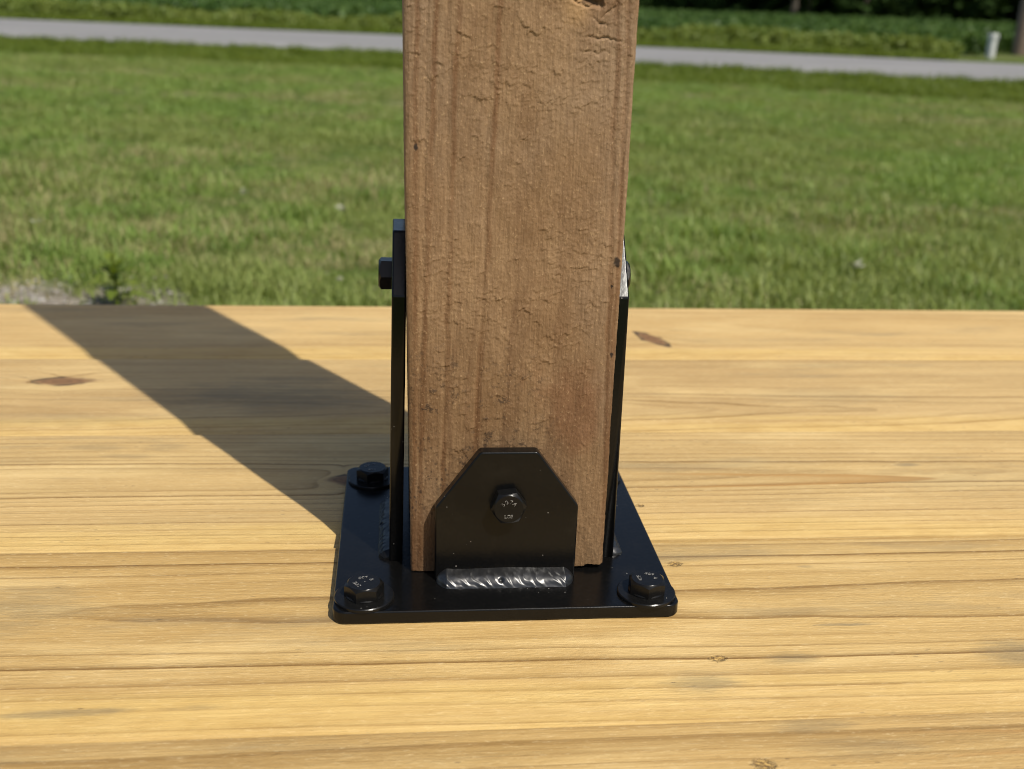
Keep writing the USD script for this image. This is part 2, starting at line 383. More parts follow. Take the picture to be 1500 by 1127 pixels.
def scatter(name, protos, P3, idx, scale, yaw, tilt=None, **kw):
    """One PointInstancer of stuff: protos [(mesh, material)]."""
    path = unique('/World', name)
    pi = UsdGeom.PointInstancer.Define(stage, path)
    UsdGeom.Scope.Define(stage, path + '/kinds')
    rel = pi.CreatePrototypesRel()
    for k, (m, mt) in enumerate(protos):
        q = usdkit.mesh(stage, f'{path}/kinds/tuft' + (f'_{k:03d}' if k else ''), m, mt)
        rel.AddTarget(q.GetPath())
    pi.CreatePositionsAttr(Vt.Vec3fArray.FromNumpy(np.asarray(P3, np.float32)))
    pi.CreateProtoIndicesAttr(Vt.IntArray.FromNumpy(np.asarray(idx, np.int32)))
    s = np.asarray(scale, np.float32); s = np.repeat(s[:, None], 3, 1) if s.ndim == 1 else s
    pi.CreateScalesAttr(Vt.Vec3fArray.FromNumpy(s.astype(np.float32)))
    pi.CreateOrientationsAttr(Vt.QuathArray([Gf.Quath(float(math.cos(a / 2)), 0, 0, float(math.sin(a / 2))) for a in yaw]))
    tag(pi, kind='stuff', **kw)

# lawn: tufts of blades, thinner and drier in places
r1 = np.random.default_rng(3)
def frustum_points(y0, y1, dens, margin=1.0):
    xa, xb = -1.0 * y1 - margin, 1.15 * y1 + margin
    n = int(dens * (xb - xa) * (y1 - y0))
    x = r1.uniform(xa, xb, n); y = r1.uniform(y0, y1, n)
    cx = CAM[0] + (y - CAM[1]) * math.tan(YAW)
    ok = np.abs(x - cx) < .60 * (y - CAM[1]) + margin
    return x[ok], y[ok]
pts = [frustum_points(.95, 3.2, 420, .5), frustum_points(3.2, 6, 260), frustum_points(6, 12.4, 120)]
gx = np.concatenate([p[0] for p in pts]); gy = np.concatenate([p[1] for p in pts])
keep = gy < lawn_edge(gx) + (meshkit.noise(np.stack([gx * 2, gy * 2, 0 * gx], -1), 4) - .5) * .25
soil_d = np.hypot((gx * .55 + .68), gy - 1.82) + (meshkit.fbm(np.stack([gx * 3, gy * 3, 0 * gx], -1), 3, 9) - .5) * .4
keep &= ~((soil_d < .36) & (r1.uniform(size=len(gx)) < .84))
gx, gy = gx[keep], gy[keep]
patch = meshkit.fbm(np.stack([gx * .9, gy * 1.6, 0 * gx], -1), 4, 21)
fresh = meshkit.fbm(np.stack([gx * 1.1 + 9, gy * 1.1, 0 * gx], -1), 3, 31)
band = np.exp(-((gy - 3.9) / .75) ** 2) * np.clip(.6 - gx * .35, .15, 1)      # a strip where old clippings lie
pd = np.clip((patch - .53) * 3.0, 0, .6) + band * .42 + .05
u_ = r1.uniform(size=len(gx))
kind_ = np.where(u_ < pd, 2, np.where(fresh + r1.normal(size=len(gx)) * .06 > .56, 1, 0))
idx = kind_ * 3 + r1.integers(0, 3, len(gx))
rb = np.random.default_rng(5)
protos = [(blades(46, .065, .025, .060, .0050, 1.3, rb), M_blade) for _ in range(3)] + \
         [(blades(46, .060, .028, .068, .0055, 1.15, rb), M_blade_fresh) for _ in range(3)] + \
         [(blades(34, .075, .025, .055, .0040, 1.4, rb), M_blade_dry) for _ in range(3)]
hgt = .25 + 1.5 * meshkit.fbm(np.stack([gx * 4.5, gy * 4.5, 0 * gx], -1), 3, 41)
scatter('lawn_grass', protos, np.stack([gx, gy, ground_z(gx, gy)], -1), idx, hgt * r1.uniform(.75, 1.2, len(gx)), r1.uniform(0, 6.28, len(gx)),
        label='mown green lawn between the timber platform and the road', cat='grass')

POLE_AT, PED_AT = pix_ground(1493, 79, GZ), pix_ground(1450, 83, GZ)
def cleared(x, y):
    """True where the verge is trodden short, on the road side of the pole and the pedestal."""
    out = np.zeros(len(x), bool)
    for q, w in ((PED_AT, .75), (POLE_AT, .70)): out |= (np.abs(x - q[0] - (q[0] - CAM[0]) / (q[1] - CAM[1]) * (y - q[1])) < w) & (y < q[1] + .55)
    return out
# unmown strip on this side of the road, and the verge beyond it
n = 5200
vx = r1.uniform(-17, 17, n); t = r1.uniform(0, 1, n)
vy = lawn_edge(vx) * (1 - t) + (road_y(ROAD_NEAR, vx) + .05) * t
pv = [(blades(40, .11, .06, .13, .008, .9, rb), M_verge) for _ in range(3)]
scatter('verge_grass', pv, np.stack([vx, vy, ground_z(vx, vy)], -1), r1.integers(0, 3, n), r1.uniform(.7, 1.2, n), r1.uniform(0, 6.28, n),
        label='yellow green rough grass strip between the lawn and the near road edge', cat='grass')
n = 4200
vx = r1.uniform(-22, 24, n); t = r1.uniform(0, 1, n)
vy = road_y(ROAD_FAR, vx) + .1 + t * 2.4
scatter('roadside_grass', [(blades(40, .16, .12, .34, .011, .7, rb, 3), M_verge) for _ in range(3)], np.stack([vx, vy, ground_z(vx, vy) - .02], -1),
        r1.integers(0, 3, n), r1.uniform(.5, 1.1, n) * np.where(cleared(vx, vy), .28, 1), r1.uniform(0, 6.28, n), label='tall yellow green grass along the far side of the road', cat='grass')
# weeds
n = 900
vx = r1.uniform(-22, 24, n)
vy = road_y(ROAD_FAR, vx) + r1.uniform(1.4, 3.6, n)
m_ = ~cleared(vx, vy); vx, vy = vx[m_], vy[m_]; n = len(vx)
hw = .55 + .9 * meshkit.fbm(np.stack([vx * .7, vy * .3, 0 * vx], -1), 3, 8)
scatter('roadside_weeds', [(leaf_cluster(90, .05, (.24, .24, .20), rb), M_weed) for _ in range(3)], np.stack([vx, vy, ground_z(vx, vy) + .14 * hw], -1),
        r1.integers(0, 3, n), np.stack([hw * 1.0, hw * 1.0, hw * 1.15], -1), r1.uniform(0, 6.28, n), label='leafy green weeds growing behind the roadside grass', cat='weeds')
# crop field
rowsx, rowsy = [], []
for k in range(56):
    x = np.arange(-40, 52, .30) + r1.uniform(-.1, .1)
    y = road_y(ROAD_FAR, np.clip(x, -30, 28)) + 3.7 + k * .62 + r1.normal(size=len(x)) * .06
    m = (np.abs(x - (y * .11)) < .62 * y + 2) & (y > 10) & ~cleared(x, y)
    rowsx.append(x[m] + r1.normal(size=m.sum()) * .06); rowsy.append(y[m])
vx, vy = np.concatenate(rowsx), np.concatenate(rowsy)
sc = .9 + .35 * meshkit.fbm(np.stack([vx * .5, vy * .5, 0 * vx], -1), 3, 12)
scatter('field_crop', [(leaf_cluster(70, .065, (.24, .24, .24), rb, .7), M_crop) for _ in range(3)], np.stack([vx, vy, np.full_like(vx, GZ + .21)], -1),
        r1.integers(0, 3, len(vx)), sc * r1.uniform(.85, 1.15, len(vx)), r1.uniform(0, 6.28, len(vx)), label='dark green leafy crop filling the field beyond the road', cat='crop')

# ------------------------------------------------------------------ woodland at the back of the field
g = Graph(); P = g.pos()
M_bark = g.done('bark', principled(g, base_color=g.mix(g.noise(P, (6, 6, 1), 3, 4, .6), (.05, .04, .03), (.11, .09, .07)), roughness=.9))
Vs, Fs, off = [], [], 0
rw = np.random.default_rng(17)
def addm(V, F):
    global off
    Vs.append(V); Fs.append(np.asarray(F) + off); off += len(V)
trunks = []
for k in range(74):
    x = rw.uniform(-48, 66); base_y = 56 - .30 * x * .9
    y = base_y + rw.uniform(0, 22)
    h = rw.uniform(7, 12); rr = rw.uniform(2.8, 4.2)
    tr = trimesh.creation.cylinder(rw.uniform(.12, .22), h * .7, sections=7); tr.apply_translation((x, y, h * .35 + GZ))
    trunks.append(tr)
    lo = 1.9 if y - base_y < 4 else 1.4
    V, F = leaf_cluster(800, .46, (rr, rr, (h - lo) * .52), rw)
    addm(V + np.array([x, y, GZ + lo + (h - lo) * .52]), F)
for k in range(800):                                                         # shaded undergrowth deep inside
    x = rw.uniform(-55, 72); y = 56 - .27 * x + rw.uniform(9, 30)
    V, F = leaf_cluster(46, .50, (1.8, 1.8, 1.7), rw)
    addm(V + np.array([x, y, GZ + 1.5]), F)
wd = UsdGeom.Xform.Define(stage, '/World/woodland')
tag(wd, label='dark shaded woodland at the far edge of the crop field', cat='woodland', kind='stuff')
obj('foliage', (np.concatenate(Vs), np.concatenate(Fs)), M_tree, wd.GetPrim(), kind='stuff')
obj('trunks', trimesh.util.concatenate(trunks), M_bark, wd.GetPrim(), smooth=40, kind='stuff')

# ------------------------------------------------------------------ utility pole and marker pedestal
g = Graph(); P = g.pos()
cpl = g.mix(g.noise(P, (30, 30, 1.2), 1, 4, .6), (.11, .075, .05), (.20, .15, .11))
cpl = g.mix(g.rng(g.noise(P, (60, 60, 2), 1, 3, .6, (3, 3, 0)), .56, .62), cpl, (.045, .032, .024))
M_pole = g.done('pole_wood', principled(g, base_color=cpl, roughness=.85, normal=g.bump(g.noise(P, (60, 60, 2), 1, 3, .6), .8, .01)))
pb = pix_ground(1493, 79, GZ)
t = thing('utility_pole', (pb[0], pb[1], GZ - .03), label='brown weathered timber utility pole standing behind the far road verge', cat='utility pole')
z = np.linspace(-.3, 9, 24); rad = .155 - .006 * z
ang = np.linspace(0, 2 * math.pi, 25)[:-1]
V = np.concatenate([np.stack([np.cos(ang) * q, np.sin(ang) * q, 0 * ang + zz], -1) for zz, q in zip(z, rad)] + [np.array([[0, 0, 9.02]])])
F = np.vstack([grid_faces(24, 24, True), [(23 * 24 + k, 23 * 24 + (k + 1) % 24, 24 * 24) for k in range(24)]])
obj('shaft', (V, F), M_pole, t, smooth=40)
g = Graph(); P = g.pos()
M_grey = g.done('pale_strip_grey', principled(g, base_color=(.32, .32, .31), metallic=.4, roughness=.5))
obj('ground_wire_guard', xf(trimesh.creation.box((.05, .028, 2.6)), None, (.155 * math.cos(-.45), .155 * math.sin(-.45), 1.25)), M_grey, t)  # narrow pale grey strip up the right side of the shaft

M_ped = (lambda g: g.done('pedestal_plastic', principled(g, base_color=g.mix(g.noise(g.pos(), (1, 1, 1), 14, 4, .6), (.36, .38, .36), (.46, .47, .45)), roughness=.5)))(Graph())
qb = pix_ground(1450, 83, GZ)
t = thing('marker_pedestal', (qb[0], qb[1], GZ - .04), rz=.25, label='pale grey plastic utility pedestal standing in the verge beside the pole', cat='pedestal')
sq = Polygon([(-.042, -.042), (.042, -.042), (.042, .042), (-.042, .042)]).buffer(.022)
obj('body', bevel_extrude(sq, .36, .006), M_ped, t)
obj('cap', xf(bevel_extrude(sq.buffer(.016), .10, .03), None, (0, 0, .352)), M_ped, t)

# ------------------------------------------------------------------ bits by the platform: stones, weed, pale leaves
g = Graph(); P = g.pos()
M_stone = g.done('pebble', principled(g, base_color=g.mix(g.add('object_info', 'random'), (.17, .15, .125), (.33, .31, .28)), roughness=.85, normal=g.bump(g.noise(P, (1, 1, 1), 90, 3, .6), .5, .004)))
n = 900
a = r1.normal(size=(n, 2)) * np.array([.42, .20]) + np.array([-1.28, 1.86])
stone_protos = []
for k in range(3):
    s = trimesh.creation.icosphere(1, 1.0); s.vertices *= np.array([1, .75, .5]) * (.8 + .4 * meshkit.noise(s.vertices * 1.5 + k * 7, k)[:, None])
    stone_protos.append(((s.vertices, s.faces), M_stone))
scatter('loose_stones', stone_protos, np.stack([a[:, 0], a[:, 1], ground_z(a[:, 0], a[:, 1]) + .002], -1), r1.integers(0, 3, n), .004 + .012 * r1.uniform(size=n) ** 3,
        r1.uniform(0, 6.28, n), label='small grey stones on bare soil at the platform edge', cat='stones')
t = thing('weed_plant', (-.765, 1.90, GZ), label='yellow green leafy weed standing beside the bare soil behind the platform', cat='weed')
M_weedleaf = leaf_mat('weed_leaf', (.12, .17, .022), (.17, .215, .032), .4)
st = trimesh.creation.cylinder(.0035, .14, sections=7); st.apply_translation((0, 0, .068)); obj('stem', st, M_weedleaf, t, smooth=40)
for k in range(15):
    u = k / 14; L = .095 - .035 * u; hd = 2.4 * k; el = .15 + .8 * u
    n_ = 5; cen = np.stack([np.linspace(0, L, n_) * math.cos(el), 0 * np.arange(n_), np.linspace(0, L, n_) * math.sin(el) - (np.linspace(0, 1, n_) ** 2) * .025], -1)
    wdt = np.array([.003, .013, .015, .010, .0008])
    V = np.concatenate([cen + np.stack([0 * wdt, wdt, .25 * wdt], -1), cen, cen + np.stack([0 * wdt, -wdt, .25 * wdt], -1)])
    R_ = trimesh.transformations.rotation_matrix(hd, (0, 0, 1))[:3, :3]
    obj('leaf', (V @ R_.T + np.array([0, 0, .03 + .075 * u]), grid_faces(3, n_)), M_weedleaf, t, smooth=True)
n = 11
lx = np.concatenate([r1.uniform(-7, 9, n - 8), r1.uniform(-2, 2, 8)]); ly = np.concatenate([r1.uniform(3, 10.5, n - 8), r1.uniform(2.0, 3.2, 8)])
scatter('pale_fallen_leaves', [(leaf_cluster(3, .014, (.03, .03, .006), rb), M_litter)], np.stack([lx, ly, ground_z(lx, ly) + .04], -1), np.zeros(n, int),
        r1.uniform(.6, 1.5, n), r1.uniform(0, 6.28, n), label='pale dry leaf scraps lying on the lawn', cat='leaf litter')

# ------------------------------------------------------------------ timber platform
deck = thing('timber_platform', (0, 0, 0), label='low platform of wide yellow pine boards carrying the post', cat='deck')
X0, X1, TH = -1.75, 2.05, .038
GAP, DROP, BANDW = .0026, .0068, .046
dx = np.concatenate([np.arange(X0, -.75, .05), np.arange(-.75, 1.0, .008), np.arange(1.0, X1 + .01, .05)])
for i in range(5):
    yf, yn = BOUND[i] - GAP / 2, BOUND[i + 1] + GAP / 2          # far and near edge
    pr = [(yf, -TH), (yf, -.0016), (yf - .0005, -.0006), (yf - .0016, 0)]
    pr += [(q, 0) for q in np.linspace(yf - .012, yn + BANDW + .004, 14)]
    for q in np.linspace(0, 1, 12): pr.append((yn + BANDW - q * (BANDW - .004), -DROP * .78 * q ** 1.7))
    pr += [(yn + .0022, -DROP * .90), (yn + .0008, -DROP * 1.1), (yn, -DROP * 1.5), (yn, -TH)]
    pr = np.array(pr); npf = len(pr)
    XX = np.repeat(dx[:, None], npf, 1); YY = np.repeat(pr[None, :, 0], len(dx), 0); ZZ = np.repeat(pr[None, :, 1], len(dx), 0)
    topw = np.clip((ZZ + .012) / .01, 0, 1)
    q = np.stack([XX * 2.2, YY * 22, 0 * XX + i], -1)
    ZZ = ZZ + topw * ((meshkit.fbm(q, 3, 50 + i) - .5) * .0007) * (np.hypot(XX, YY) > .0)
    YY = YY + np.where((pr[None, :, 0] > yn + .003) & (pr[None, :, 0] < yn + BANDW), (meshkit.noise(np.stack([XX * 6, YY * 20, 0 * XX], -1), 60 + i) - .5) * .004, 0)
    V = np.stack([XX, YY, ZZ], -1).reshape(-1, 3)
    F = grid_faces(len(dx), npf, True)
    for e, s in ((0, 1), (len(dx) - 1, -1)):
        b = e * npf
        cap = [(b, b + k, b + k + 1) if s > 0 else (b, b + k + 1, b + k) for k in range(1, npf - 1)]
        F = np.vstack([F, cap])
    F = F[:, ::-1]
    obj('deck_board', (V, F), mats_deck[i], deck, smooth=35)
g = Graph(); P = g.pos()
M_joist = g.done('joist_wood', principled(g, base_color=g.mix(g.noise(P, (60, 3, 60), 1, 4, .6), (.42, .29, .13), (.32, .21, .09)), roughness=.7))
for jx in (-1.6, -.55, .5, 1.6):
    obj('joist', xf(trimesh.creation.box((.038, 1.05, .31)), None, (jx, .1, -TH - .0065 - .155)), M_joist, deck)

# ------------------------------------------------------------------ rough sawn post
PXL, PXR, PYF, PYB = -.0660, .0735, -.0667, .0743
STRIPES = [(-.0640, -.0640), (-.0530, -.0590), (-.0395, -.0431), (-.0140, -.0218), (.0605, .0697), (.0672, .0722)]    # x at z=.36 and z=.115
def post_shape():
    ztop = 2.4
    zr = np.concatenate([np.arange(.0098, .43, .0006), np.arange(.434, .60, .006), np.arange(.62, ztop + .001, .04)])
    w, d = PXR - PXL, PYB - PYF
    rc = .0028
    front = np.arange(PXL + rc, PXR - rc, .0006)
    ring = [(x, PYF, 0, -1) for x in front]
    for a in np.linspace(-math.pi / 2, 0, 6)[1:-1]: ring.append((PXR - rc + rc * math.cos(a), PYF + rc + rc * math.sin(a), math.cos(a), math.sin(a)))
    ring += [(PXR, y, 1, 0) for y in np.arange(PYF + rc, PYB - rc, .003)]
    ring += [(x, PYB, 0, 1) for x in np.arange(PXR - rc, PXL + rc, -.006)]
    ring += [(PXL, y, -1, 0) for y in np.arange(PYB - rc, PYF + rc, -.003)]
    for a in np.linspace(math.pi, 1.5 * math.pi, 6)[1:-1]: ring.append((PXL + rc + rc * math.cos(a), PYF + rc + rc * math.sin(a), math.cos(a), math.sin(a)))
    ring = np.array(ring); nc = len(ring)
    Z = np.repeat(zr[:, None], nc, 1); X = np.repeat(ring[None, :, 0], len(zr), 0); Y = np.repeat(ring[None, :, 1], len(zr), 0)
    N = np.repeat(ring[None, :, 2:], len(zr), 0)
    S = X - Y * 1.0                                                           # arc coordinate good enough on each face
    # torn flakes: small lips of fibre, each ending in a ragged lower edge
    def patch(seed, fx, fz, lo, hi):
        m = meshkit.fbm(np.stack([S * fx, Z * fz, 0 * Z + seed], -1), 4, seed)
        t = np.clip((m - lo) / (hi - lo), 0, 1); return t * t * (3 - 2 * t)
    h = np.zeros_like(Z)
    nf = len(front); nz = int(np.searchsorted(zr, .43))
    rc_ = np.random.default_rng(77)
    cand = np.stack([rc_.uniform(PXL + .002, PXR - .002, 9000), rc_.uniform(.06, .425, 9000)], -1)
    dens = meshkit.fbm(np.stack([cand[:, 0] * 26, cand[:, 1] * 34, 0 * cand[:, 0]], -1), 4, 7)
    dens = np.clip((dens - .40) / .22, 0.04, 1) * np.clip((cand[:, 1] - .12) / .10, .12, 1)
    cand = cand[rc_.uniform(size=len(cand)) < dens * .62]
    rag = meshkit.fbm(np.stack([X[:nz, :nf] * 420, Z[:nz, :nf] * 200, 0 * X[:nz, :nf]], -1), 3, 15) - .5
    for (qx, qz) in cand:
        wch = rc_.choice([.0016, .0026, .0045, .008], p=[.66, .27, .06, .01]) * rc_.uniform(.7, 1.3)
        hch = wch * rc_.uniform(.8, 2.0); amp = min(.00017 + wch * .095, .00065) * rc_.uniform(.5, 1.15)
        i0, i1 = np.searchsorted(zr, [qz - wch * 1.3, qz + hch * 1.4]); j0, j1 = np.searchsorted(front, [qx - wch * 1.2, qx + wch * 1.2])
        i1 = min(i1, nz)
        if i1 - i0 < 3 or j1 - j0 < 3: continue
        u = (X[i0:i1, j0:j1] - qx) / wch; k = rc_.uniform(-.5, .7); tl = rc_.uniform(-.35, .35)
        low = qz + wch * (k * u * u + tl * u) + rag[i0:i1, j0:j1] * wch * 1.1
        w_ = (Z[i0:i1, j0:j1] - low) / hch
        c_ = amp * np.where(w_ > 0, np.clip(1 - w_, 0, 1) ** 1.3, 0) * np.clip(1 - u * u, 0, 1) ** .6
        h[i0:i1, j0:j1] = np.maximum(h[i0:i1, j0:j1], c_)
    h += .0008 * (meshkit.fbm(np.stack([S * 150, Z * 80, 0 * Z], -1), 4, 33) - .5) * (.35 + .9 * patch(39, 16, 14, .4, .62))
    h += .00040 * (meshkit.fbm(np.stack([S * 900, Z * 700, 0 * Z], -1), 2, 43) - .5)
    h += .0012 * (meshkit.fbm(np.stack([S * 18, Z * 7, 0 * Z], -1), 3, 53) - .5)
    # a knot torn out near the top of view, with cracks
    kx, kz = .0437, .4015
    e = np.hypot((X - kx + .6 * (Z - kz)) / .011, (Z - kz + .22 * (X - kx)) / .0034) + (meshkit.fbm(np.stack([X * 260, Z * 260, 0 * Z], -1), 3, 61) - .5) * 1.6
    on = (N[..., 1] < -.5)
    h -= .0038 * np.clip(1.0 - e, 0, 1) ** .7 * on
    for (cx, cz, L, sl, dep) in ((.054, .3795, .014, -.10, .0016), (.0505, .389, .007, -.25, .0013), (.049, .3715, .012, -.1, .0008), (.0385, .4005, .011, -.35, .0025), (.0555, .3955, .006, .7, .0018)):
        dz = (Z - cz - sl * (X - cx)) + (meshkit.fbm(np.stack([X * 220, Z * 90, 0 * Z], -1), 3, 71) - .5) * .006
        h -= dep * np.exp(-(dz / .0008) ** 2) * np.clip(1 - np.abs(X - cx) / L, 0, 1) * on
    # furrows of soft wood
    for (xa, xb) in STRIPES:
        wob = (meshkit.fbm(np.stack([Z * 9, 0 * Z + xa * 90, 0 * Z], -1), 2, 81) - .5) * .003
        h -= .0004 * np.exp(-((X - (xa + (xb - xa) * (.36 - Z) / .245) - wob) / .0016) ** 2) * on
    fade = np.clip((.62 - Z) / .2, .25, 1)
    X = X + N[..., 0] * h * fade; Y = Y + N[..., 1] * h * fade
    X = X - np.minimum(Z, .45) * (.0030 + .0125 * np.clip((PXR - X) / (PXR - PXL), 0, 1))          # slight lean and taper
    # frayed, slightly uneven sawn foot
    foot = np.clip(1 - (Z - .0098) / .014, 0, 1)
    lift = (.0018 * (X > .060) + .0007) * meshkit.fbm(np.stack([X * 160, Y * 160, 0 * X], -1), 3, 91)
    Z = Z + foot * lift + foot * .0022 * np.clip((X - .0) / .07, 0, 1)
    V = np.stack([X, Y, Z], -1).reshape(-1, 3)
    F = grid_faces(len(zr), nc, True)
    V = np.vstack([V, [[.004, .004, ztop], [.004, .004, .012]]])
    b = (len(zr) - 1) * nc; T = len(V) - 2
    F = np.vstack([F, [(b + k, b + (k + 1) % nc, T) for k in range(nc)], [((k + 1) % nc, k, T + 1) for k in range(nc)]])
    return V, F
def post_material():
    g = Graph(); P = g.pos()
    sep = g.add('separate_xyz', 'x', vector=P).split('.')[0]; x, y, z = sep + '.x', sep + '.y', sep + '.z'
    w = g.m('multiply_add', g.noise(P, (3, 3, 3.2), 1, 2, .5), .05, -.025)
    w3 = g.m('multiply_add', g.noise(P, (30, 30, 9), 1, 3, .55), .006, -.003)
    xx = g.m('add', g.m('add', g.m('add', x, w), w3), g.m('multiply', z, -.02))
    yy = g.m('add', y, .14)
    R = g.m('sqrt', g.m('add', g.m('multiply', g.m('subtract', xx, .035), g.m('subtract', xx, .035)), g.m('multiply', yy, yy)))
    ph = g.m('divide', g.m('add', R, g.m('multiply_add', g.noise1(R, 60.0, 2.0), .02, -.01)), .0085)
    fr = g.m('fraction', ph)
    late = g.ramp(fr, [(0, (0, 0, 0)), (.5, (.05,) * 3), (.78, (.6,) * 3), (.9, (1, 1, 1)), (1, (0, 0, 0))])
    late = g.m('multiply', late, g.rng(g.noise(P, (9, 9, 4), 1, 3, .6, (3, 0, 0)), .35, .62))
    for k_, (xa, xb) in enumerate(STRIPES):
        ln = g.m('add', g.m('multiply_add', z, -(xb - xa) / .245, xa + (xb - xa) * .36 / .245), g.m('multiply_add', g.noise(P, (0, 0, 22), 1, 3, .55, (k_ * 3.1, 0, 0)), .006, -.003))
        dl = g.m('absolute', g.m('subtract', x, ln))
        dl = g.m('add', dl, g.m('multiply_add', g.noise(P, (240, 240, 60), 1, 3, .6, (k_, 0, 0)), .003, -.0015))
        sm = g.m('multiply', g.rng(dl, .0028, .0004), g.rng(g.noise(P, (4, 4, 12), 1, 3, .6, (k_, 4, 0)), .25, .60, .25, .9))
        strip = sm if k_ == 0 else g.m('maximum', strip, sm)
    b1 = g.noise(P, (16, 16, 9), 1, 5, .6); b2 = g.noise(P, (9, 9, 5), 1, 4, .55, (5, 0, 2))
    col = g.mix(g.rng(b1, .32, .68), (.200, .116, .054), (.262, .163, .083))
    col = g.mix(g.rng(b2, .46, .66, 0, .65), col, (.250, .170, .103))            # greyed
    col = g.mix(g.rng(g.noise(P, (12, 12, 7), 1, 4, .6, (1, 8, 0)), .56, .70, 0, .55), col, (.20, .092, .042))  # reddish
    col = g.mix(g.m('multiply', late, .45), col, (.115, .056, .025))
    col = g.mix(g.m('multiply', strip, .75), col, (.135, .062, .024))
    fib = g.noise(P, (700, 700, 60), 1, 4, .6)
    col = g.mix(g.rng(fib, .35, .7, 0, .5), col, g.mix(1.0, col, (.55, .5, .45), 'multiply'))
    fz = g.noise(P, (620, 620, 420), 1, 3, .6, (2, 0, 0))
    col = g.mix(g.rng(fz, .58, .74, 0, .60), col, (.38, .25, .13))
    # dirt: specks gather low on the post and near its left side
    sp_ = g.add('voronoi_texture', 'distance', vector=g.map(P, (0, 0, 0), (0, 0, 0), (330, 330, 250)), scale=1.0)
    low = g.m('maximum', g.m('multiply', g.rng(z, .24, .05), g.rng(x, .05, -.03, .25, 1)), .10)
    dirt = g.m('multiply', g.rng(g.m('add', sp_, g.m('multiply_add', fz, .9, -.45)), .40, .16), g.m('multiply', low, g.rng(g.noise(P, (28, 28, 22), 1, 4, .65, (0, 2, 0)), .42, .58)))
    col = g.mix(g.m('multiply', dirt, .85), col, (.035, .022, .014))
    dash = g.add('voronoi_texture', 'distance', vector=g.map(P, (3, 0, 0), (0, 0, 0), (260, 260, 620)), scale=1.0)
    dsh = g.m('multiply', g.rng(dash, .22, .10), g.rng(g.noise(P, (45, 45, 40), 1, 4, .65, (9, 2, 0)), .54, .66))
    col = g.mix(g.m('multiply', dsh, .75), col, (.055, .03, .016))
    smear = g.m('multiply', g.rng(g.noise(P, (120, 120, 130), 1, 5, .75, (7, 2, 3)), .54, .62), g.m('multiply', g.rng(z, .22, .13), g.rng(z, .05, .09)))
    zone = g.m('multiply', g.rng(g.noise(P, (26, 26, 26), 1, 3, .6, (2, 7, 3)), .42, .56), g.rng(x, .045, .0))
    col = g.mix(g.m('multiply', g.m('multiply', smear, zone), .85), col, (.045, .027, .016))
    # darker reddish brown towards the foot on the left
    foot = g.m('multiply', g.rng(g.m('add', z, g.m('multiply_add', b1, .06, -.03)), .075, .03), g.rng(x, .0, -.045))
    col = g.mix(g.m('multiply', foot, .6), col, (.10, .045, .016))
    # bright fresh wood by the torn knot
    d = g.add('vector_math', 'value', math_type='distance', vector1=g.map(P, (0, 0, 0), (0, 0, 0), (1, 0, .75)), vector2=(.033, 0, .2975))
    fresh = g.rng(g.m('add', d, g.m('multiply_add', b1, .02, -.01)), .014, .003)
    col = g.mix(g.m('multiply', fresh, .8), col, (.30, .18, .08))
    d2 = g.add('vector_math', 'value', math_type='distance', vector1=g.map(P, (0, 0, 0), (0, 0, 0), (.4, 0, 1.1)), vector2=(.0175, 0, .4418))
    hole = g.rng(g.m('add', d2, g.m('multiply_add', g.noise(P, (260, 0, 260), 1, 3, .6), .008, -.004)), .0042, .0018)
    col = g.mix(g.m('multiply', hole, .75), col, (.075, .040, .018))
    lowz = g.rng(g.m('add', z, g.m('multiply_add', g.noise(P, (14, 14, 10), 1, 4, .6, (6, 6, 6)), .16, -.08)), .24, .10)
    col = g.mix(g.m('multiply', lowz, .55), col, g.mix(1.0, col, (.62, .60, .56), 'multiply'))       # darker towards the lower end
    # small black pitch spots by the right edge
    for (a, b, r_) in ((.0688, .2390, .0030), (.0695, .1747, .0014), (-.0640, .3113, .0018), (.0665, .2225, .001)):
        dd = g.add('vector_math', 'value', math_type='distance', vector1=g.map(P, (0, 0, 0), (0, 0, 0), (1, 0, .62)), vector2=(a, 0, b * .62))
        col = g.mix(g.rng(g.m('add', dd, g.m('multiply_add', g.noise(P, (420, 0, 420), 1, 2, .5), .003, -.0015)), r_, r_ * .4, 0, .92), col, (.02, .014, .01))
    h = g.m('add', g.m('multiply', fib, .50), g.m('multiply', fz, .42))
    return g.done('post_wood', principled(g, base_color=col, roughness=.72, specular_ior_level=.22, normal=g.bump(h, 1.0, .001)))
obj('timber_post', post_shape(), post_material(), smooth=True, label='square brown rough sawn timber post standing in a black steel base', cat='post')

# ------------------------------------------------------------------ black steel post base
def paint(name, base=.0022, rough=.23, bumpk=.5, specks=True, spec=.27):
    g = Graph(); P = g.pos()
    col = g.mix(g.noise(P, (1, 1, 1), 26, 4, .6), (base, base, base * .98), (base * 1.5, base * 1.45, base * 1.35))
    if specks:
        v_ = g.add('voronoi_texture', 'distance', vector=P, scale=190.0)
        s = g.m('multiply', g.rng(v_, .085, .05), g.rng(g.noise(P, (1, 1, 1), 60, 2, .5), .57, .63))
        col = g.mix(g.m('multiply', s, .8), col, (.45, .42, .37))
        dust = g.rng(g.noise(P, (1, 1, 1), 45, 5, .7, (3, 1, 2)), .50, .80, 0, .012)
        col = g.mix(dust, col, (.30, .25, .18))
    ro = g.m('multiply_add', g.noise(P, (1, 1, 1), 60, 4, .6), .12, rough - .06)
    nrm = g.bump(g.noise(P, (1, 1, 1), 420, 2, .5), bumpk, .00012)
    return g.done(name, principled(g, base_color=col, roughness=ro, specular_ior_level=spec, normal=nrm))
M_paint = paint('black_paint')
M_weld = paint('weld_paint', .005, .33, .3, False, .8)
M_bolt = paint('bolt_paint', .004, .24, .6, True, .22)
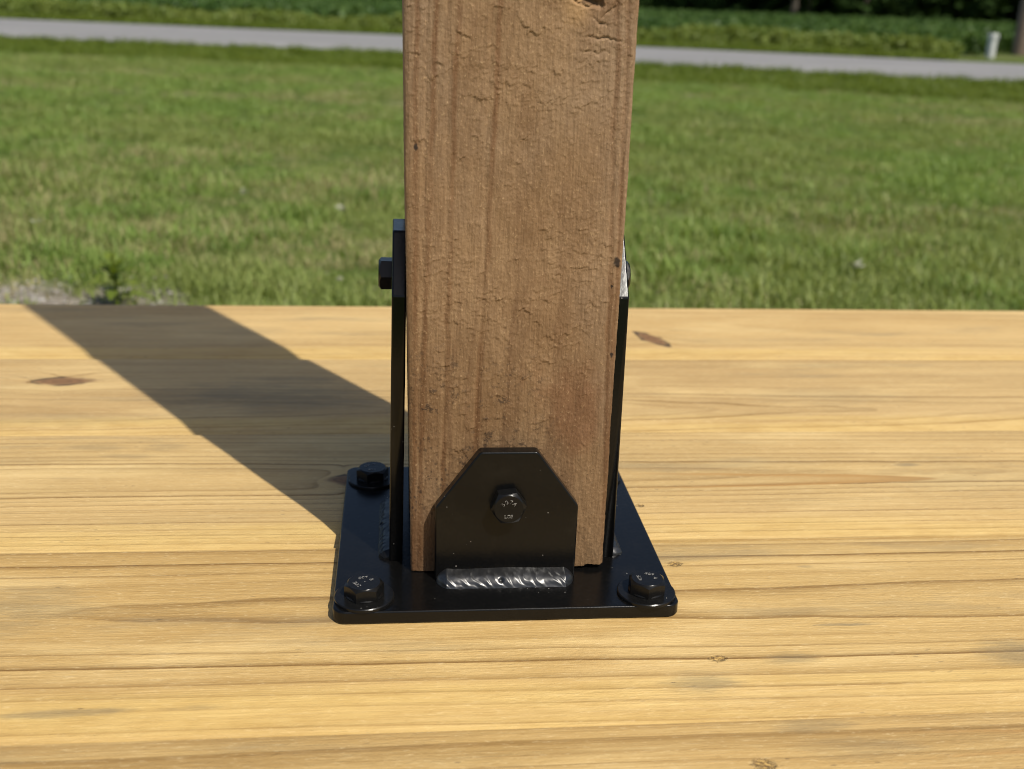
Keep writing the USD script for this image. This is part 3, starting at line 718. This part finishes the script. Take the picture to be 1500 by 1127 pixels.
M_mark = (lambda g: g.done('worn_stamp', principled(g, base_color=g.mix(g.rng(g.noise(g.pos(), (1, 1, 1), 900, 2, .5), .4, .6), (.012, .012, .012), (.24, .23, .21)), roughness=.4)))(Graph())
HS, PT = .1195, .0095
base = thing('post_base', (0, 0, 0), label='black painted steel post base bolted to the pine boards', cat='post base')
sqp = Polygon([(-HS, -HS), (HS, -HS), (HS, HS), (-HS, HS)]).buffer(-.009).buffer(.009, quad_segs=8)
obj('base_plate', xf(bevel_extrude(sqp, PT, .0013), None, (0, 0, .0003)), M_paint, base, smooth=30)
def tab_poly(h, top, shoulder, w=.0502):
    p = Polygon([(-w, 0), (w, 0), (w, shoulder), (top, h), (-top, h), (-w, shoulder)])
    return p.buffer(-.003, join_style=2).buffer(.003, quad_segs=5) if False else p.buffer(-.004).buffer(.004, quad_segs=6).union(sbox(-w, 0, w, .02))
TT = .0098
YT = -.0695                                                                  # back of the front tab
zb = .0099
tp = bevel_extrude(tab_poly(.0985, .0200, .0570), TT, .0013)
front = xf(tp, RX90 @ np.diag([1, 1, 1]), (.0006, YT, zb))                   # polygon y -> z, extrusion -> -y
obj('tab', front, M_paint, base, smooth=25)
Rb = np.array([[1, 0, 0], [0, 0, 1], [0, 1, 0.]])
def flip(m):
    m = m.copy(); m.faces = m.faces[:, ::-1]; return m
obj('tab', flip(xf(tp, Rb, (.0006, .0775, zb))), M_paint, base, smooth=25)
spn = bevel_extrude(tab_poly(.2390, .0215, .2005), TT, .0013)
RL = np.array([[0, 0, -1], [-1, 0, 0], [0, 1, 0.]])                            # normal towards -x
RR = np.array([[0, 0, 1], [1, 0, 0], [0, 1, 0.]])                              # normal towards +x
def lean(m, ang, x0):
    R_ = trimesh.transformations.rotation_matrix(ang, (0, 1, 0), (x0, 0, zb)); m = m.copy(); m.apply_transform(R_); return m
XL, XR, LEANL, LEANR = -.0722, .0750, .0125, -.0100        # inner faces at the plate; both straps pull in towards the post
obj('side_strap', lean(xf(spn, RL, (XL, 0, zb)), LEANL, XL), M_paint, base, smooth=25)
obj('side_strap', lean(xf(spn, RR, (XR, 0, zb)), LEANR, XR), M_paint, base, smooth=25)

def weld(L, leg, seed):
    """Fillet bead along x; the corner is at the origin, the bead spreads towards -y and +z."""
    ns, nt = 260, 22
    s = np.linspace(-L / 2, L / 2, ns); t = np.linspace(0, 1, nt)
    S, T = np.meshgrid(s, t, indexing='ij')
    endk = np.clip((L / 2 - np.abs(S)) / (leg * .55), 0, 1) ** .45
    wob = 1 + .16 * (meshkit.fbm(np.stack([S * 70, T * 1.5 + 5, 0 * S], -1), 4, seed) - .5)
    f = S / .0078 - 1.5 * T + .5 * np.sin(np.pi * T) + (meshkit.fbm(np.stack([S * 110, T, 0 * S], -1), 2, seed + 3) - .5) * 1.5
    fr_ = f - np.floor(f)
    ripple = (np.minimum(fr_ / .7, (1 - fr_) / .3)) * .00045 * np.clip((T - .22) / .25, 0, 1) * np.clip((1.02 - T) / .2, 0, 1)
    ang = T * math.pi / 2
    # slightly convex fillet from the tab (t=0, up) to the plate (t=1, out)
    up_, out = leg * .72, leg
    r_out = out * T; r_up = up_ * (1 - T)
    bul = .16 * leg * np.sin(math.pi * T)
    nrm = np.array([-.81, .58])
    yy = -(r_out) * wob * endk + nrm[0] * (bul * endk + ripple * endk)
    zz = r_up * wob * endk + nrm[1] * (bul * endk + ripple * endk)
    pit = np.exp(-((S + .0035) / .0013) ** 2 - ((T - .62) / .09) ** 2) * .0016
    yy, zz = yy + .8 * pit, zz - .6 * pit
    V = np.stack([S, yy, np.maximum(zz, -.0003)], -1).reshape(-1, 3)
    return trimesh.Trimesh(V, grid_faces(ns, nt), process=False)
zt = PT + .0003
w1 = weld(.0985, .0128, 5)
obj('weld_bead', xf(w1, None, (.0006, YT - TT + .0002, zt)), M_weld, base, smooth=True)
w2 = weld(.096, .0085, 9)
RLw = np.array([[0, 1, 0], [-1, 0, 0], [0, 0, 1.]])      # bead on the left strap's outer side: -y -> -x
obj('weld_bead', xf(w2, RLw, (XL - TT + .0002, 0, zt)), M_paint, base, smooth=True)  # darker, duller paint than the other beads stands for the shadow here
RRw = np.array([[0, -1, 0], [1, 0, 0], [0, 0, 1.]])
obj('weld_bead', xf(w2, RRw, (XR + TT - .0002, 0, zt)), M_weld, base, smooth=True)
obj('weld_bead', xf(w1, np.diag([-1., -1, 1]), (.0006, .0775 + TT - .0002, zt)), M_weld, base, smooth=True)

def hex_head(af, h, rot, flange=None):
    """Hex head standing on z=0: prism cut by a chamfer cone."""
    man = manifold3d.Manifold
    hexa = man.cylinder(h, af / math.sqrt(3), circular_segments=6).rotate([0, 0, rot])
    big = man.revolve(manifold3d.CrossSection([np.array([(0, -.001), (af * .62, -.001), (af * .62, h - .0026), (af * .475, h - .0004), (af * .46, h), (0, h)])]), 48)
    m = hexa ^ big
    if flange:
        fl = man.revolve(manifold3d.CrossSection([np.array([(0, 0), (flange, 0), (flange, .0009), (flange - .0012, .0018), (0, .0026)])]), 48)
        m = m + fl
    q = m.to_mesh()
    return trimesh.Trimesh(q.vert_properties[:, :3], q.tri_verts, process=False)
def washer(r):
    prof = [(.008, 0), (r, 0), (r, .0017), (r - .0006, .0023), (.008, .0023)]
    q = manifold3d.Manifold.revolve(manifold3d.CrossSection([np.array(prof)]), 64).to_mesh()
    return trimesh.Trimesh(q.vert_properties[:, :3], q.tri_verts, process=False)
def marks(kind, r, seed):
    """Raised stamping on a bolt head, lying on z=0."""
    out = []
    if kind == 'dashes':
        for ch, a in zip('307A', (52, 20, -14, -46)):
            tm = meshkit.text_mesh(ch, .0027, .0003, False); tm.apply_translation((-tm.bounds[1][0] / 2, r * .44, 0))
            tm.apply_transform(trimesh.transformations.rotation_matrix(math.radians(a), (0, 0, 1))); out.append(tm)
        tm = meshkit.text_mesh('LCE', .0024, .00035, True); tm.apply_translation((-tm.bounds[1][0] / 2, -r * .72, 0)); out.append(tm)
    else:
        for k, (txt, a0) in enumerate((('307', 90), ('A', 20), ('LCE', 205))):
            tm = meshkit.text_mesh(txt, .0026, .00035, True); tm.apply_translation((-tm.bounds[1][0] / 2, r * .42, 0))
            tm.apply_transform(trimesh.transformations.rotation_matrix(math.radians(a0 - 90), (0, 0, 1))); out.append(tm)
    return trimesh.util.concatenate(out)

for k, (bx, by, rot, mr) in enumerate(((-.0985, -.1005, 8, 10), (.0985, -.1025, 24, -25), (-.0970, .0915, 12, 60), (.0970, .0915, 3, 130))):
    b = obj('anchor_bolt', xf(hex_head(.0238, .0098, rot, .0128), None, (bx, by, zt + .0024)), M_bolt, base, smooth=20)
    obj('washer', xf(washer(.0205), None, (bx, by, zt + .0001)), M_bolt, b, smooth=25)
    mk = marks('text', .0105, k); mk.apply_transform(trimesh.transformations.rotation_matrix(math.radians(mr), (0, 0, 1)))
    obj('stamping', xf(mk, None, (bx, by, zt + .0024 + .0097)), M_mark, b)
hd = hex_head(.0218, .0098, 6, None)
b = obj('through_bolt', xf(hd, RX90, (.0006, YT - TT - .0001, .0700)), M_bolt, base, smooth=20)
obj('stamping', xf(marks('dashes', .0094, 9), RX90, (.0006, YT - TT - .0098, .0700)), M_mark, b)
b = obj('through_bolt', lean(xf(hex_head(.0205, .0095, 0, None), RL, (XL - TT - .0001, 0, .2135)), LEANL, XL), M_bolt, base, smooth=20)
b = obj('through_bolt', lean(xf(hex_head(.0205, .0088, 0, None), RR, (XR + TT + .0001, 0, .2135)), LEANR, XR), M_bolt, base, smooth=20)
